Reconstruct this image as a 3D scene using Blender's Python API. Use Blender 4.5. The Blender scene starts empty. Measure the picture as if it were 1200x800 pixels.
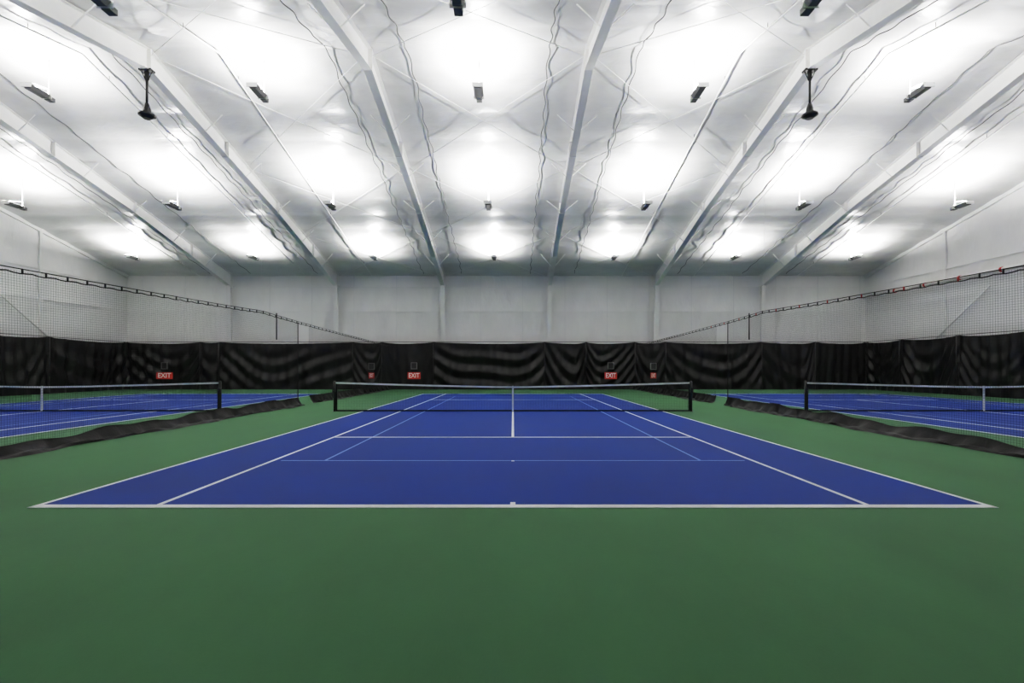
import bpy, math, random
from mathutils import Vector, Matrix
random.seed(7)
S=bpy.context.scene
col=S.collection
# ------------------------------------------------------------------ geometry constants
RIDGE=17.27; HALF=18.93; YB=RIDGE+HALF; YN=RIDGE-HALF
XL=-29.25; XR=26.75; EAVE=8.64; SL=0.24
FR=[-21.25,-13.25,-5.25,2.75,10.75,18.75]
BAYS=[-25.25,-17.25,-9.25,-1.25,6.75,14.75,22.75]
def zr(y): return EAVE+SL*(HALF-abs(y-RIDGE))
# ------------------------------------------------------------------ materials
def mat(name,c,rough=0.6,spec=0.5,metal=0.0,var=0.0,vscale=1.0,bump=0.0,bscale=5.0,stretch=(1,1,1),emit=0,rvar=0.0,detail=6,sheen=0):
    m=bpy.data.materials.new(name); m.use_nodes=True
    nt=m.node_tree; b=nt.nodes['Principled BSDF']
    b.inputs['Base Color'].default_value=(*c,1); b.inputs['Roughness'].default_value=rough
    b.inputs['Metallic'].default_value=metal; b.inputs['Specular IOR Level'].default_value=spec
    tc=nt.nodes.new('ShaderNodeTexCoord'); mp=nt.nodes.new('ShaderNodeMapping')
    mp.inputs['Scale'].default_value=stretch
    nt.links.new(tc.outputs['Object'],mp.inputs['Vector'])
    if var>0:
        n=nt.nodes.new('ShaderNodeTexNoise'); n.inputs['Scale'].default_value=vscale; n.inputs['Detail'].default_value=detail
        n.inputs['Roughness'].default_value=0.6
        r=nt.nodes.new('ShaderNodeValToRGB')
        r.color_ramp.elements[0].position=0.3; r.color_ramp.elements[1].position=0.7
        r.color_ramp.elements[0].color=(*[x*(1-var) for x in c],1)
        r.color_ramp.elements[1].color=(*[min(1,x*(1+var)) for x in c],1)
        nt.links.new(mp.outputs[0],n.inputs['Vector']); nt.links.new(n.outputs[0],r.inputs[0]); nt.links.new(r.outputs[0],b.inputs['Base Color'])
        if rvar>0:
            mr=nt.nodes.new('ShaderNodeMapRange'); mr.inputs[3].default_value=rough-rvar; mr.inputs[4].default_value=rough+rvar
            nt.links.new(n.outputs[0],mr.inputs[0]); nt.links.new(mr.outputs[0],b.inputs['Roughness'])
    if bump>0:
        n2=nt.nodes.new('ShaderNodeTexNoise'); n2.inputs['Scale'].default_value=bscale; n2.inputs['Detail'].default_value=5
        n2.inputs['Distortion'].default_value=0.6
        bp=nt.nodes.new('ShaderNodeBump'); bp.inputs['Strength'].default_value=bump; bp.inputs['Distance'].default_value=0.05
        nt.links.new(mp.outputs[0],n2.inputs['Vector']); nt.links.new(n2.outputs[0],bp.inputs['Height']); nt.links.new(bp.outputs[0],b.inputs['Normal'])
    if emit>0:
        b.inputs['Emission Color'].default_value=(*c,1); b.inputs['Emission Strength'].default_value=emit
    return m
M_green=mat('court_green_acrylic',(0.050,0.130,0.060),0.7,0.12,var=0.13,vscale=0.4,bump=0.05,bscale=60,stretch=(1,0.5,1),rvar=0.06)
M_blue=mat('court_blue_acrylic',(0.0065,0.033,0.200),0.7,0.12,var=0.08,vscale=0.6,bump=0.05,bscale=60,rvar=0.05)
M_line=mat('line_paint_white',(0.95,0.95,0.95),0.6,var=0.02,vscale=3)
M_lline=mat('line_paint_light_blue',(0.15,0.26,0.62),0.6,var=0.03,vscale=3)
M_ceil=mat('insulation_facing_ceiling',(0.77,0.765,0.755),0.34,0.5,var=0.06,vscale=0.7,bump=0.38,bscale=1.6,stretch=(1,2.2,1))
M_wall=mat('insulation_facing_wall',(0.90,0.89,0.88),0.5,0.4,var=0.03,vscale=0.5,bump=0.5,bscale=1.8,stretch=(1.6,1.6,0.7))
M_steel=mat('painted_steel_white',(0.88,0.875,0.86),0.45,var=0.03,vscale=2)
M_tape=mat('white_seam_tape',(0.8,0.8,0.8),0.5,var=0.03,vscale=2)
M_seam_shadow=mat('grey_seam_shadow',(0.17,0.17,0.17),0.7,var=0.15,vscale=4)  # shade of the bunched ceiling seams, put into a flat grey
M_vinyl=mat('black_vinyl',(0.0050,0.0050,0.0052),0.40,0.28,var=0.2,vscale=2,bump=0.2,bscale=3)
M_skirt=mat('black_skirt_vinyl',(0.005,0.005,0.005),0.50,0.16,var=0.2,vscale=2,bump=0.3,bscale=6)
M_black=mat('black_metal',(0.012,0.012,0.013),0.4,0.5,var=0.1,vscale=3)
M_cord=mat('black_netting_cord',(0.010,0.010,0.010),0.8,0.2,var=0.1,vscale=3)
M_grey=mat('fixture_grey',(0.16,0.16,0.16),0.4,var=0.05,vscale=3)
M_lens=mat('fixture_lens',(0.9,0.9,0.88),0.3,emit=6)
M_red=mat('sign_red',(0.58,0.03,0.027),0.5,var=0.04,vscale=3)
M_redclip=mat('clip_red',(0.5,0.03,0.03),0.5,var=0.04,vscale=3)
M_band=mat('net_headband_white',(0.9,0.9,0.9),0.7,var=0.04,vscale=3)
# ------------------------------------------------------------------ mesh builder
class MB:
    def __init__(s): s.v=[]; s.f=[]; s.mi=[]; s.m=[]; s.sm=[]
    def mid(s,m):
        if m not in s.m: s.m.append(m)
        return s.m.index(m)
    def box(s,lo,hi,m):
        s.hexa([(lo[0],lo[1],lo[2]),(hi[0],lo[1],lo[2]),(hi[0],hi[1],lo[2]),(lo[0],hi[1],lo[2]),
                (lo[0],lo[1],hi[2]),(hi[0],lo[1],hi[2]),(hi[0],hi[1],hi[2]),(lo[0],hi[1],hi[2])],m)
    def hexa(s,p,m):
        b=len(s.v); s.v+=[tuple(q) for q in p]; k=s.mid(m)
        for f in ((0,3,2,1),(4,5,6,7),(0,1,5,4),(1,2,6,5),(2,3,7,6),(3,0,4,7)):
            s.f.append(tuple(b+i for i in f)); s.mi.append(k); s.sm.append(False)
    def tube(s,pts,r,m,n=6,cap=True):
        pts=[Vector(p) for p in pts]; b=len(s.v); k=s.mid(m); N=len(pts)
        rr=r if isinstance(r,(list,tuple)) else [r]*N
        for i,p in enumerate(pts):
            t=(pts[min(i+1,N-1)]-pts[max(i-1,0)]).normalized()
            a=Vector((0,0,1)) if abs(t.z)<0.9 else Vector((1,0,0))
            u=t.cross(a).normalized(); w=t.cross(u)
            for j in range(n):
                an=2*math.pi*j/n; q=p+(u*math.cos(an)+w*math.sin(an))*rr[i]; s.v.append(tuple(q))
        for i in range(N-1):
            for j in range(n):
                s.f.append((b+i*n+j,b+i*n+(j+1)%n,b+(i+1)*n+(j+1)%n,b+(i+1)*n+j)); s.mi.append(k); s.sm.append(n>4)
        if cap:
            s.f.append(tuple(b+j for j in range(n))[::-1]); s.mi.append(k); s.sm.append(False)
            s.f.append(tuple(b+(N-1)*n+j for j in range(n))); s.mi.append(k); s.sm.append(False)
    def grid(s,fn,nu,nv,m):
        b=len(s.v); k=s.mid(m)
        for i in range(nu+1):
            for j in range(nv+1): s.v.append(tuple(fn(i/nu,j/nv)))
        for i in range(nu):
            for j in range(nv):
                a=b+i*(nv+1)+j; s.f.append((a,a+nv+1,a+nv+2,a+1)); s.mi.append(k); s.sm.append(True)
    def mesh(s,name):
        me=bpy.data.meshes.new(name); me.from_pydata(s.v,[],s.f)
        for m in s.m: me.materials.append(m)
        me.polygons.foreach_set('material_index',s.mi); me.polygons.foreach_set('use_smooth',s.sm); me.update(); return me
    def obj(s,name,loc=(0,0,0)):
        o=bpy.data.objects.new(name,s.mesh(name)); col.objects.link(o); o.location=loc; return o
# ------------------------------------------------------------------ floor & courts
b=MB(); b.box((XL-0.4,YN-0.4,-0.2),(XR+0.4,YB+0.4,0),M_green); b.obj('floor')
def court(cx):
    b=MB(); W=5.485; L=11.885; z=0.003; zl=0.005
    b.box((-W,-L,0.0005),(W,L,z),M_blue)
    def ln(x0,y0,x1,y1,m=M_line,h=zl): b.box((x0,y0,z-0.0005),(x1,y1,h),m)
    w=0.06
    for s in (-1,1):
        ln(min(s*W,s*(W-w)),-L,max(s*W,s*(W-w)),L)
        a=4.115; ln(min(s*a,s*(a-w)),-L,max(s*a,s*(a-w)),L,h=zl+0.0003)
        y=s*L; ln(-W,min(y,y-s*0.12),W,max(y,y-s*0.12),h=zl+0.0006)
        ln(-0.03,min(y-s*0.10,y-s*0.22),0.03,max(y-s*0.10,y-s*0.22))
        y=s*6.4; ln(-4.115,y-0.04,4.115,y+0.04,h=zl+0.0006)
        y=s*9.14; ln(-3.95,y-0.02,3.95,y+0.02,M_lline,h=zl-0.001)
        ln(-0.025,y-0.06,0.025,y+0.0,M_line,h=zl-0.0005)
        x=s*3.2; ln(x-0.02,-9.14,x+0.02,9.14,M_lline,h=zl-0.0008)
    ln(-w/2,-6.4,w/2,6.4,h=zl+0.0003)
    return b.obj('tennis_court',(cx,RIDGE,0))
for cx in (0,-17.05,17.02): court(cx)
# ------------------------------------------------------------------ ceiling
def ceil_z(x,y):
    z=zr(y)
    p=(y-RIDGE)/1.55; z+= -0.06*abs(math.sin(math.pi*p))*(0.8+0.2*math.sin(x*0.9+p))
    z+=0.006*math.sin(x*2.1+y*0.7)+0.004*math.sin(x*3.7-y*1.3)
    q=(x+5.25)/2.0; z+=0.012*(abs(math.sin(math.pi*q))**0.5)-0.02
    return z
X0,X1,Y0,Y1=XL-0.4,XR+0.4,YN-0.4,YB+0.4
b=MB(); b.grid(lambda u,v:(X0+(X1-X0)*u,Y0+(Y1-Y0)*v,ceil_z(X0+(X1-X0)*u,Y0+(Y1-Y0)*v)),336,300,M_ceil)
b.box((X0,Y0,14.2),(X1,Y1,14.3),M_ceil)
b.obj('ceiling')
# ------------------------------------------------------------------ walls
def wd(s,z):
    d=0.03*abs(math.sin(math.pi*s/1.6))+0.02*math.sin(s*2.3+z*1.4)+0.015*math.sin(s*5.1-z*2.0)
    d+=0.05*abs(math.sin(math.pi*(z-0.3)/1.85))
    return d
def endwall(name,y,sg):
    b=MB(); b.grid(lambda u,v:(X0+(X1-X0)*u,y+sg*wd(X0+(X1-X0)*u,(EAVE+0.1)*v),(EAVE+0.1)*v),380,70,M_wall)
    b.box((X0,y+sg*0.25-0.05,0),(X1,y+sg*0.25+0.05,EAVE+0.1),M_wall)
    x=XL+1.2
    while x<XR:
        b.box((x-0.012,y-0.012,3),(x+0.012,y+0.012,EAVE-0.05),M_tape); x+=1.6*2
    for z in (5.85,7.7): b.box((XL,y-0.02,z-0.02),(XR,y+0.02,z+0.02),M_steel)
    return b.obj(name)
endwall('wall_back',YB,1); endwall('wall_front',YN,-1)
def sidewall(name,x,sg):
    b=MB()
    def f(u,v):
        y=Y0+(Y1-Y0)*u; z=(zr(y)+0.1)*v; return (x+sg*wd(y,z),y,z)
    b.grid(f,260,90,M_wall)
    b.box((x+sg*0.25-0.05,Y0,0),(x+sg*0.25+0.05,Y1,8.6),M_wall)
    y=YN+6.0
    while y<YB-2:   # end-wall wind columns
        b.box((x-0.06,y-0.09,0),(x+0.06,y+0.09,zr(y)),M_steel); y+=6.3
    for z in (5.85,7.7): b.box((x-0.02,YN,z-0.02),(x+0.02,YB,z+0.02),M_steel)
    for a,c in ((YN,RIDGE),(RIDGE,YB)):
        b.hexa([(x-0.08,a,zr(a)-0.25),(x+0.08,a,zr(a)-0.25),(x+0.08,c,zr(c)-0.25),(x-0.08,c,zr(c)-0.25),
                (x-0.08,a,zr(a)),(x+0.08,a,zr(a)),(x+0.08,c,zr(c)),(x-0.08,c,zr(c))],M_steel)
    b.tube([(x-sg*0.1,26.6,6.2),(x-sg*0.1,31.2,2.5)],0.05,M_steel)
    return b.obj(name)
sidewall('wall_left',XL,-1); sidewall('wall_right',XR,1)
b=MB(); b.tube([(XR-0.35,YN+0.3,6.9),(XR-0.35,YB-0.3,6.9)],0.12,M_steel,n=10)
y=YN+1
while y<YB-1:
    b.box((XR-0.36,y-0.03,6.88),(XR-0.02,y+0.03,6.92),M_grey); b.tube([(XR-0.35,y-0.06,6.9),(XR-0.35,y+0.06,6.9)],0.14,M_redclip,n=10); y+=2.4
b.obj('wall_pipe')
# ------------------------------------------------------------------ roof frames
def depth(y):
    t=abs(y-RIDGE)/HALF
    return 0.8-0.15*min(1,t/0.5) if t<0.5 else 0.65+0.4*((t-0.5)/0.5)
def frame_mesh():
    b=MB(); fw=0.15; ys=[RIDGE+HALF*t for t in (-0.985,-0.75,-0.5,-0.25,0,0.25,0.5,0.75,0.985)]
    for a,c in zip(ys[:-1],ys[1:]):
        za,zc=zr(a)-0.06,zr(c)-0.06; la,lc=zr(a)-depth(a),zr(c)-depth(c)
        def seg(x0,x1,a0,a1,c0,c1): b.hexa([(x0,a,a0),(x1,a,a0),(x1,c,c0),(x0,c,c0),(x0,a,a1),(x1,a,a1),(x1,c,c1),(x0,c,c1)],M_steel)
        seg(-0.012,0.012,la,za,lc,zc)
        seg(-fw,fw,la-0.025,la,lc-0.025,lc)
        seg(-fw,fw,za-0.02,za,zc-0.02,zc)
        b.box((-fw-0.01,c-0.02,lc-0.04),(fw+0.01,c+0.02,zc),M_steel)
    for sg in (-1,1):
        yw=RIDGE+sg*(HALF-0.05)
        d0,d1=0.22,0.55
        def yy(d): return yw-sg*d
        zt=zr(yy(d1))-depth(yy(d1))
        for x0,x1,e0,e1 in ((-0.012,0.012,0,None),(-fw,fw,None,0.03)):
            if e1 is None:
                p0a,p0b,p1a,p1b=yw,yy(d0),yw,yy(d1)
            else:
                p0a,p0b,p1a,p1b=yy(d0),yy(d0+0.03),yy(d1),yy(d1+0.03)
            b.hexa([(x0,p0a,0),(x1,p0a,0),(x1,p0b,0),(x0,p0b,0),(x0,p1a,zt),(x1,p1a,zt),(x1,p1b,zt),(x0,p1b,zt)],M_steel)
        b.box((-fw,min(yw,yy(d1+0.03)),zt-0.04),(fw,max(yw,yy(d1+0.03)),zt),M_steel)
    for i in range(-5,6):
        if i==0: continue
        y=RIDGE+i*3.1
        if abs(y-RIDGE)>HALF-1.5: continue
        zl=zr(y)-depth(y)
        for sg in (-1,1):
            b.tube([(sg*0.12,y,zl),(sg*0.85,y,zr(y)-0.06)],0.025,M_steel,n=4)
    return b.mesh('roof_frame')
fm=frame_mesh()
for x in FR:
    o=bpy.data.objects.new('roof_frame',fm); col.objects.link(o); o.location=(x,0,0)
# ------------------------------------------------------------------ ceiling seam shadow lines, conduits, rod bracing
def seam_shadow(x,ph):  # wavy dark tube stands in for the shadow along a bunched fabric seam
    b=MB(); pts=[]; y=YN+0.6
    while y<YB-0.5:
        xx=0.04*math.sin(y*5.4+ph)+0.02*math.sin(y*1.7+2*ph)
        zz=zr(y)-0.11-0.04*abs(math.sin(y*2.0+ph)); pts.append((x+xx,y,zz)); y+=0.12
    b.tube(pts,0.017,M_seam_shadow,n=5); return b.obj('ceiling_seam_shadow')
def conduit(x,r=0.045,drop=0.2):
    b=MB(); pts=[(x,YN+0.3,zr(YN+0.3)-drop),(x,RIDGE,zr(RIDGE)-drop-0.03),(x,YB-0.3,zr(YB-0.3)-drop)]
    b.tube(pts,r,M_steel,n=8)
    y=YN+1.5
    while y<YB:
        b.tube([(x,y,zr(y)-drop),(x,y,zr(y)-0.02)],0.012,M_grey,n=4); y+=3.1
    return b.obj('ceiling_conduit')
for i,x in enumerate([-22.6,-19.6,-14.6,-6.7,-3.8,1.3,4.6,12.3,17.2,20.4]): seam_shadow(x,i*1.7)
for x in [-23.6,-15.6,-10.6,8.2,13.6,21.4]: conduit(x,0.03)
b=MB()
for bx in (-9.25,-1.25,6.75):
    for k in range(-3,3):
        y0=RIDGE+k*6.2; y1=y0+6.2
        if y0<YN+0.2 or y1>YB-0.2: continue
        for s in (-1,1):
            b.tube([(bx-s*3.85,y0,zr(y0)-0.3),(bx+s*3.85,y1,zr(y1)-0.3)],0.012,M_steel,n=4)
b.obj('roof_rod_bracing')
# ------------------------------------------------------------------ uplights
def light_mesh():
    b=MB(); L,W,H=0.36,0.17,0.14
    b.hexa([(-W*.6,-L*.85,-H/2),(W*.6,-L*.85,-H/2),(W*.6,L*.85,-H/2),(-W*.6,L*.85,-H/2),
            (-W,-L,H/2),(W,-L,H/2),(W,L,H/2),(-W,L,H/2)],M_grey)
    b.box((-W*.9,-L*.93,H/2),(W*.9,L*.93,H/2+0.012),M_lens)
    for s in (-1,1):
        b.box((-W-0.02,s*(L+0.02)-0.01,-0.05),(W+0.02,s*(L+0.02)+0.01,H/2+0.03),M_steel)
    b.box((-0.10,L+0.03,-0.07),(0.10,L+0.25,0.07),M_grey)   # ballast box
    return b
base=light_mesh()
rows=[(31.6,0.85,1.35),(24.1,1.75,1.0),(17.27,1.6,0.82),(10.44,1.75,0.75),(2.94,0.85,0.35)]
PW=430
for (y,dr,pf) in rows:
    for x in BAYS:
        b=MB(); b.v=list(base.v); b.f=list(base.f); b.mi=list(base.mi); b.m=list(base.m); b.sm=list(base.sm)
        z=zr(y)-dr
        top=zr(y)-z-0.03
        b.tube([(0.0,0.46,0.05),(0.0,0.46,top-0.1)],0.016,M_steel,n=5)
        b.tube([(-0.19,-0.38,0.1),(0,0.46,0.35)],0.01,M_steel,n=4); b.tube([(0.19,-0.38,0.1),(0,0.46,0.35)],0.01,M_steel,n=4)
        o=b.obj('ceiling_uplight',(x,y,z))
        ld=bpy.data.lights.new('uplight_lamp','AREA'); ld.shape='RECTANGLE'; ld.size=0.3; ld.size_y=0.6
        ld.energy=PW*pf; ld.color=(1,0.985,0.965)
        lo=bpy.data.objects.new('uplight_lamp',ld); col.objects.link(lo); lo.parent=o
        lo.location=(0,0,0.10); lo.rotation_euler=(math.pi,0,0)
# ------------------------------------------------------------------ ceiling fans
for x in (-13.25,10.75):
    b=MB(); zt=zr(RIDGE)-0.82; zb=10.6
    b.box((-0.22,-0.12,zt-0.06),(0.22,0.12,zt),M_black)
    b.box((-0.05,-0.05,zt-0.35),(0.05,0.05,zt-0.05),M_black)
    b.tube([(-0.2,0,zt-0.04),(-0.03,0,zt-0.4)],0.015,M_black); b.tube([(0.2,0,zt-0.04),(0.03,0,zt-0.4)],0.015,M_black)
    b.tube([(0,0,zt-0.1),(0,0,zb+0.45)],0.04,M_black,n=10)
    b.tube([(0,0,zb+0.55),(0,0,zb+0.42),(0,0,zb+0.34),(0,0,zb+0.22),(0,0,zb+0.16),(0,0,zb+0.10),(0,0,zb+0.06),(0,0,zb)],
           [0.06,0.10,0.12,0.13,0.26,0.27,0.2,0.12],M_black,n=20)
    b.obj('ceiling_fan',(x,RIDGE,0))
# ------------------------------------------------------------------ curtains
def curtain(name,P0,dr,nrm,L,breaks,H=3.48,seed=1):
    rnd=random.Random(seed); b=MB(); n=int(L/0.06)
    br=[0]+[q for q in sorted(breaks) if 0.3<q<L-0.3]+[L]
    par=[(rnd.uniform(1.8,3.4),rnd.uniform(0,6.28),rnd.uniform(0.8,1.5),rnd.choice([0.3,0.7,1.1,1.4]),rnd.uniform(0.25,0.75)) for _ in br]
    P0=Vector(P0); dr=Vector(dr); nrm=Vector(nrm)
    def f(u,v):
        s=u*L
        i=0
        while i<len(br)-2 and s>br[i+1]: i+=1
        w=br[i+1]-br[i]; t=(s-br[i])/w; sag,ph,per,amp,sk=par[i]
        h=t/sk*0.5 if t<sk else 0.5+(t-sk)/(1-sk)*0.5
        par4=4*h*(1-h)
        H0=H-0.12*par4*min(1,w/3)
        z=H0*v
        dn=(1-v)
        sagw=sag*min(1,w/4)
        q=(z+sagw*par4+0.35*math.sin(s*0.9+ph))/per
        env=min(1,dn*3)*min(1,v*3+0.3)
        wv=math.sin(q*2*math.pi+ph); wv=wv*abs(wv)**0.3
        d=0.055*amp*wv*env*(1 if w>1 else 0.3)
        d+=0.055*math.sin(s*5.3+ph+0.8*math.sin(z*1.2+ph)+0.9*math.sin(s*0.6))*(0.5+0.5*(1-par4))
        d+=0.028*math.sin(s*10.1+2.1*ph+z*0.9*math.sin(s*0.7))
        d+=0.06*math.sin(s*2.1+ph)*dn
        p=P0+dr*s+nrm*(d+0.14); p.z=z
        return p
    b.grid(f,n,42,M_vinyl)
    for q in br[1:-1]:
        p=P0+dr*q+nrm*0.27; b.tube([(p.x,p.y,0),(p.x,p.y,H+0.02)],0.018,M_black,n=6)
    p=P0+nrm*0.1; e=p+dr*L
    b.tube([(p.x,p.y,H+0.02),(e.x,e.y,H+0.02)],0.02,M_black,n=6)
    return b.obj(name)
def px2x(px,d=35.3): return (px-600)*d/559
brk=[px2x(p)-(XL+0.8) for p in (240,262,418,452,512,642,690,747,783,895,957)]
curtain('backdrop_curtain',(XL+0.5,35.35,0),(1,0,0),(0,-1,0),XR-XL-1.0,brk,seed=3)
curtain('backdrop_curtain',(XL+0.8,YN+0.45,0),(1,0,0),(0,1,0),XR-XL-1.6,[4*i for i in range(1,14)],seed=5)
curtain('backdrop_curtain',(XL+0.6,YN+0.8,0),(0,1,0),(1,0,0),34.4+1.8,[4.3*i for i in range(1,8)],seed=8)
curtain('backdrop_curtain',(XR-0.6,YN+0.8,0),(0,1,0),(-1,0,0),34.4+1.8,[4.1*i for i in range(1,9)],seed=11)
# ------------------------------------------------------------------ exit signs
def sign(px,w,h=0.46,z=1.02,boxw=0.45):
    x=px2x(px,34.85); y=34.93
    b=MB(); b.box((-w/2,-0.03,-h/2),(w/2,0.0,h/2),M_red)
    for s in (-1,1): b.tube([(s*w*0.35,-0.0,h/2-0.02),(s*w*0.22,0.03,h/2+0.35)],0.008,M_black,n=4)
    b.box((-boxw/2,-0.05,h/2+0.22),(boxw/2,0.02,h/2+0.72),M_grey)
    b.box((-boxw/2+0.05,-0.06,h/2+0.27),(boxw/2-0.05,-0.05,h/2+0.67),M_black)
    o=b.obj('exit_sign',(x,y,z))
    cu=bpy.data.curves.new('sign_text','FONT'); cu.body='EXIT'; cu.size=h*0.95; cu.align_x='CENTER'; cu.align_y='CENTER'; cu.extrude=0.004
    cu.offset=0.008
    cu.materials.append(M_band)
    t=bpy.data.objects.new('sign_text',cu); col.objects.link(t); t.parent=o; t.rotation_euler=(math.pi/2,0,0); t.location=(0,-0.036,0)
    t.scale=(min(1,w/1.15),1,1)
for px,w in ((191,1.2),(484,0.95),(715,0.9),(434,0.42),(765,0.42)): sign(px,w,h=0.5 if w>0.5 else 0.42)
# ------------------------------------------------------------------ tennis nets
def tnet(cx):
    b=MB(); X=6.4
    def top(x):
        t=abs(x)/X; return 0.914+(1.07-0.914)*(t**1.3)
    n=int(2*X/0.045)
    r=0.0017
    for i in range(n+1):
        x=-X+2*X*i/n
        b.tube([(x,0,0.03),(x,0,top(x)-0.02)],r,M_cord,n=3,cap=False)
    for j in range(0,22):
        f=j/21
        pts=[(-X+2*X*i/16,0,0.03+(top(-X+2*X*i/16)-0.06-0.03)*f) for i in range(17)]
        b.tube(pts,r,M_cord,n=3,cap=False)
    for j in range(6):
        pts=[(-X+2*X*i/16,0.012,top(-X+2*X*i/16)-0.08-0.045*j) for i in range(17)]
        b.tube(pts,r,M_cord,n=3,cap=False)
    N=32
    for i in range(N):
        a=-X+2*X*i/N; c=-X+2*X*(i+1)/N
        b.hexa([(a,-0.012,top(a)-0.06),(c,-0.012,top(c)-0.06),(c,0.012,top(c)-0.06),(a,0.012,top(a)-0.06),
                (a,-0.012,top(a)+0.0),(c,-0.012,top(c)+0.0),(c,0.012,top(c)),(a,0.012,top(a))],M_band)
    b.box((-X,-0.006,0.012),(X,0.006,0.06),M_vinyl)
    for s in (-1,1):
        b.box((s*X-0.04 if s>0 else -X-0.0,-0.008,0.03),(s*X if s>0 else -X+0.04,0.008,1.03),M_vinyl)
        px=s*(X+0.05)
        b.tube([(px,0,0.006),(px,0,1.09),(px,0,1.11)],[0.045,0.045,0.02],M_black,n=14)
        b.tube([(px,0,0.006),(px,0,0.018)],0.09,M_black,n=14)
        b.box((px-0.05,-0.09,0.7),(px+0.05,-0.03,0.86),M_black)
        b.tube([(px,-0.09,0.78),(px,-0.15,0.78),(px,-0.15,0.66)],0.01,M_black,n=5)
    b.box((-0.03,-0.018,0.006),(0.03,-0.008,0.93),M_band); b.box((-0.03,0.008,0.006),(0.03,0.018,0.93),M_band)
    b.box((-0.03,-0.018,0.914),(0.03,0.018,0.93),M_band); b.box((-0.05,-0.04,0.006),(0.05,0.04,0.02),M_black)
    return b.obj('tennis_net',(cx,RIDGE,0))
for cx in (0,-17.05,17.05): tnet(cx)
# ------------------------------------------------------------------ divider nets
def dtop(y):
    t=(y-RIDGE)
    t=abs(t)/(HALF-2)
    return 3.62-0.42*(t**0.75)
def divider(x,red,seed,sx):
    rnd=random.Random(seed); b=MB()
    segs=[(0.2,20.2),(21.3,34.6)]
    for (a,c) in segs:
        step=0.05; n=int((c-a)/step)
        for i in range(n+1):
            y=a+(c-a)*i/n
            xo=0.03*math.sin(y*1.7)
            b.tube([(x,y,dtop(y)),(x+xo,y,1.5),(x+xo*1.5,y,0.12)],0.0016,M_cord,n=3,cap=False)
        m=int(3.35/step)
        for j in range(m):
            f=j/m; K=50
            pts=[]
            for i in range(K+1):
                y=a+(c-a)*i/K; xo=0.03*math.sin(y*1.7)*min(1.5,(1-f)*1.6); pts.append((x+xo,y,0.12+(dtop(y)-0.12)*f))
            b.tube(pts,0.0016,M_cord,n=3,cap=False)
        b.tube([(x,c,dtop(c)),(x,c,0.02)],0.018,M_cord,n=5)
        ph=rnd.uniform(0,6)
        def f(u,v):
            y=a+(c-a)*u
            h=0.10+0.013*y+0.035*math.sin(y*1.9+ph)+0.025*math.sin(y*4.3)
            h=min(h,0.36)
            fold=0.05*math.sin(y*5.2+ph)+0.03*math.sin(y*11.3+2*ph)
            edge=0.14+0.10*math.sin(y*1.1+ph)+0.05*math.sin(y*3.7)
            if v<0.5:
                t=v/0.5; return (x+sx*(0.02+(0.14+fold)*t**1.5),y,h*(1-t)+0.05*t*abs(math.sin(y*3.1+ph))+0.015*t)
            t=(v-0.5)/0.5
            e=0.05*abs(math.sin(y*3.1+ph))*(1-t)
            return (x+sx*(0.16+fold*(1-t)+edge*t),y,0.015+e+0.018*(math.sin(y*8+4*t+ph)+1)*math.sin(math.pi*t)-0.008*t)
        b.grid(f,int((c-a)/0.06),18,M_skirt)
    pts=[(x,YN+0.7+(YB-YN-1.9)*i/60,dtop(YN+0.7+(YB-YN-1.9)*i/60)+0.04) for i in range(61)]
    b.tube(pts,0.010,M_cord,n=5)
    pts=[(x,0.2+34.4*i/300,dtop(0.2+34.4*i/300)-0.02-0.03*abs(math.sin((0.2+34.4*i/300)*math.pi/0.45))) for i in range(301)]
    b.tube(pts,0.012,M_cord,n=5)
    y=0.3; i=0
    while y<34.5:
        m=M_redclip if (red and y<22 and i%3==0) else M_black
        b.tube([(x,y,dtop(y)+0.05),(x,y,dtop(y)-0.04)],0.018,m,n=5); y+=0.45; i+=1
    b.tube([(x,RIDGE+1.1,dtop(RIDGE+1)-0.9),(x,RIDGE+1.1,dtop(RIDGE+1)+0.12)],0.022,M_black,n=6)
    b.tube([(x,RIDGE,dtop(RIDGE)),(x,RIDGE,9)],0.003,M_steel,n=4)
    return b.obj('divider_net')
divider(-9.1,False,2,1); divider(9.1,True,4,-1)
# ------------------------------------------------------------------ world, camera
w=bpy.data.worlds.new('world'); S.world=w; w.use_nodes=True
w.node_tree.nodes['Background'].inputs[0].default_value=(0.5,0.5,0.5,1); w.node_tree.nodes['Background'].inputs[1].default_value=0.1
cd=bpy.data.cameras.new('camera'); cam=bpy.data.objects.new('camera',cd); col.objects.link(cam)
cam.location=(0,0,1.58); cam.rotation_euler=(math.pi/2,0,0)
cd.sensor_width=36; cd.lens=559/1200*36; cd.shift_y=31/1200; cd.shift_x=-1/1200; cd.clip_start=0.05; cd.clip_end=200
S.camera=cam
vs=S.view_settings
vs.view_transform='Standard'; vs.look='None'; vs.exposure=0.0
vs.use_curve_mapping=True
cm=vs.curve_mapping; cm.white_level=(4,4,4)
c=cm.curves[3]
for x,y in ((0.0125,0.038),(0.05,0.205),(0.125,0.50),(0.25,0.77),(0.5,0.93)): c.points.new(x,y)
cm.update()
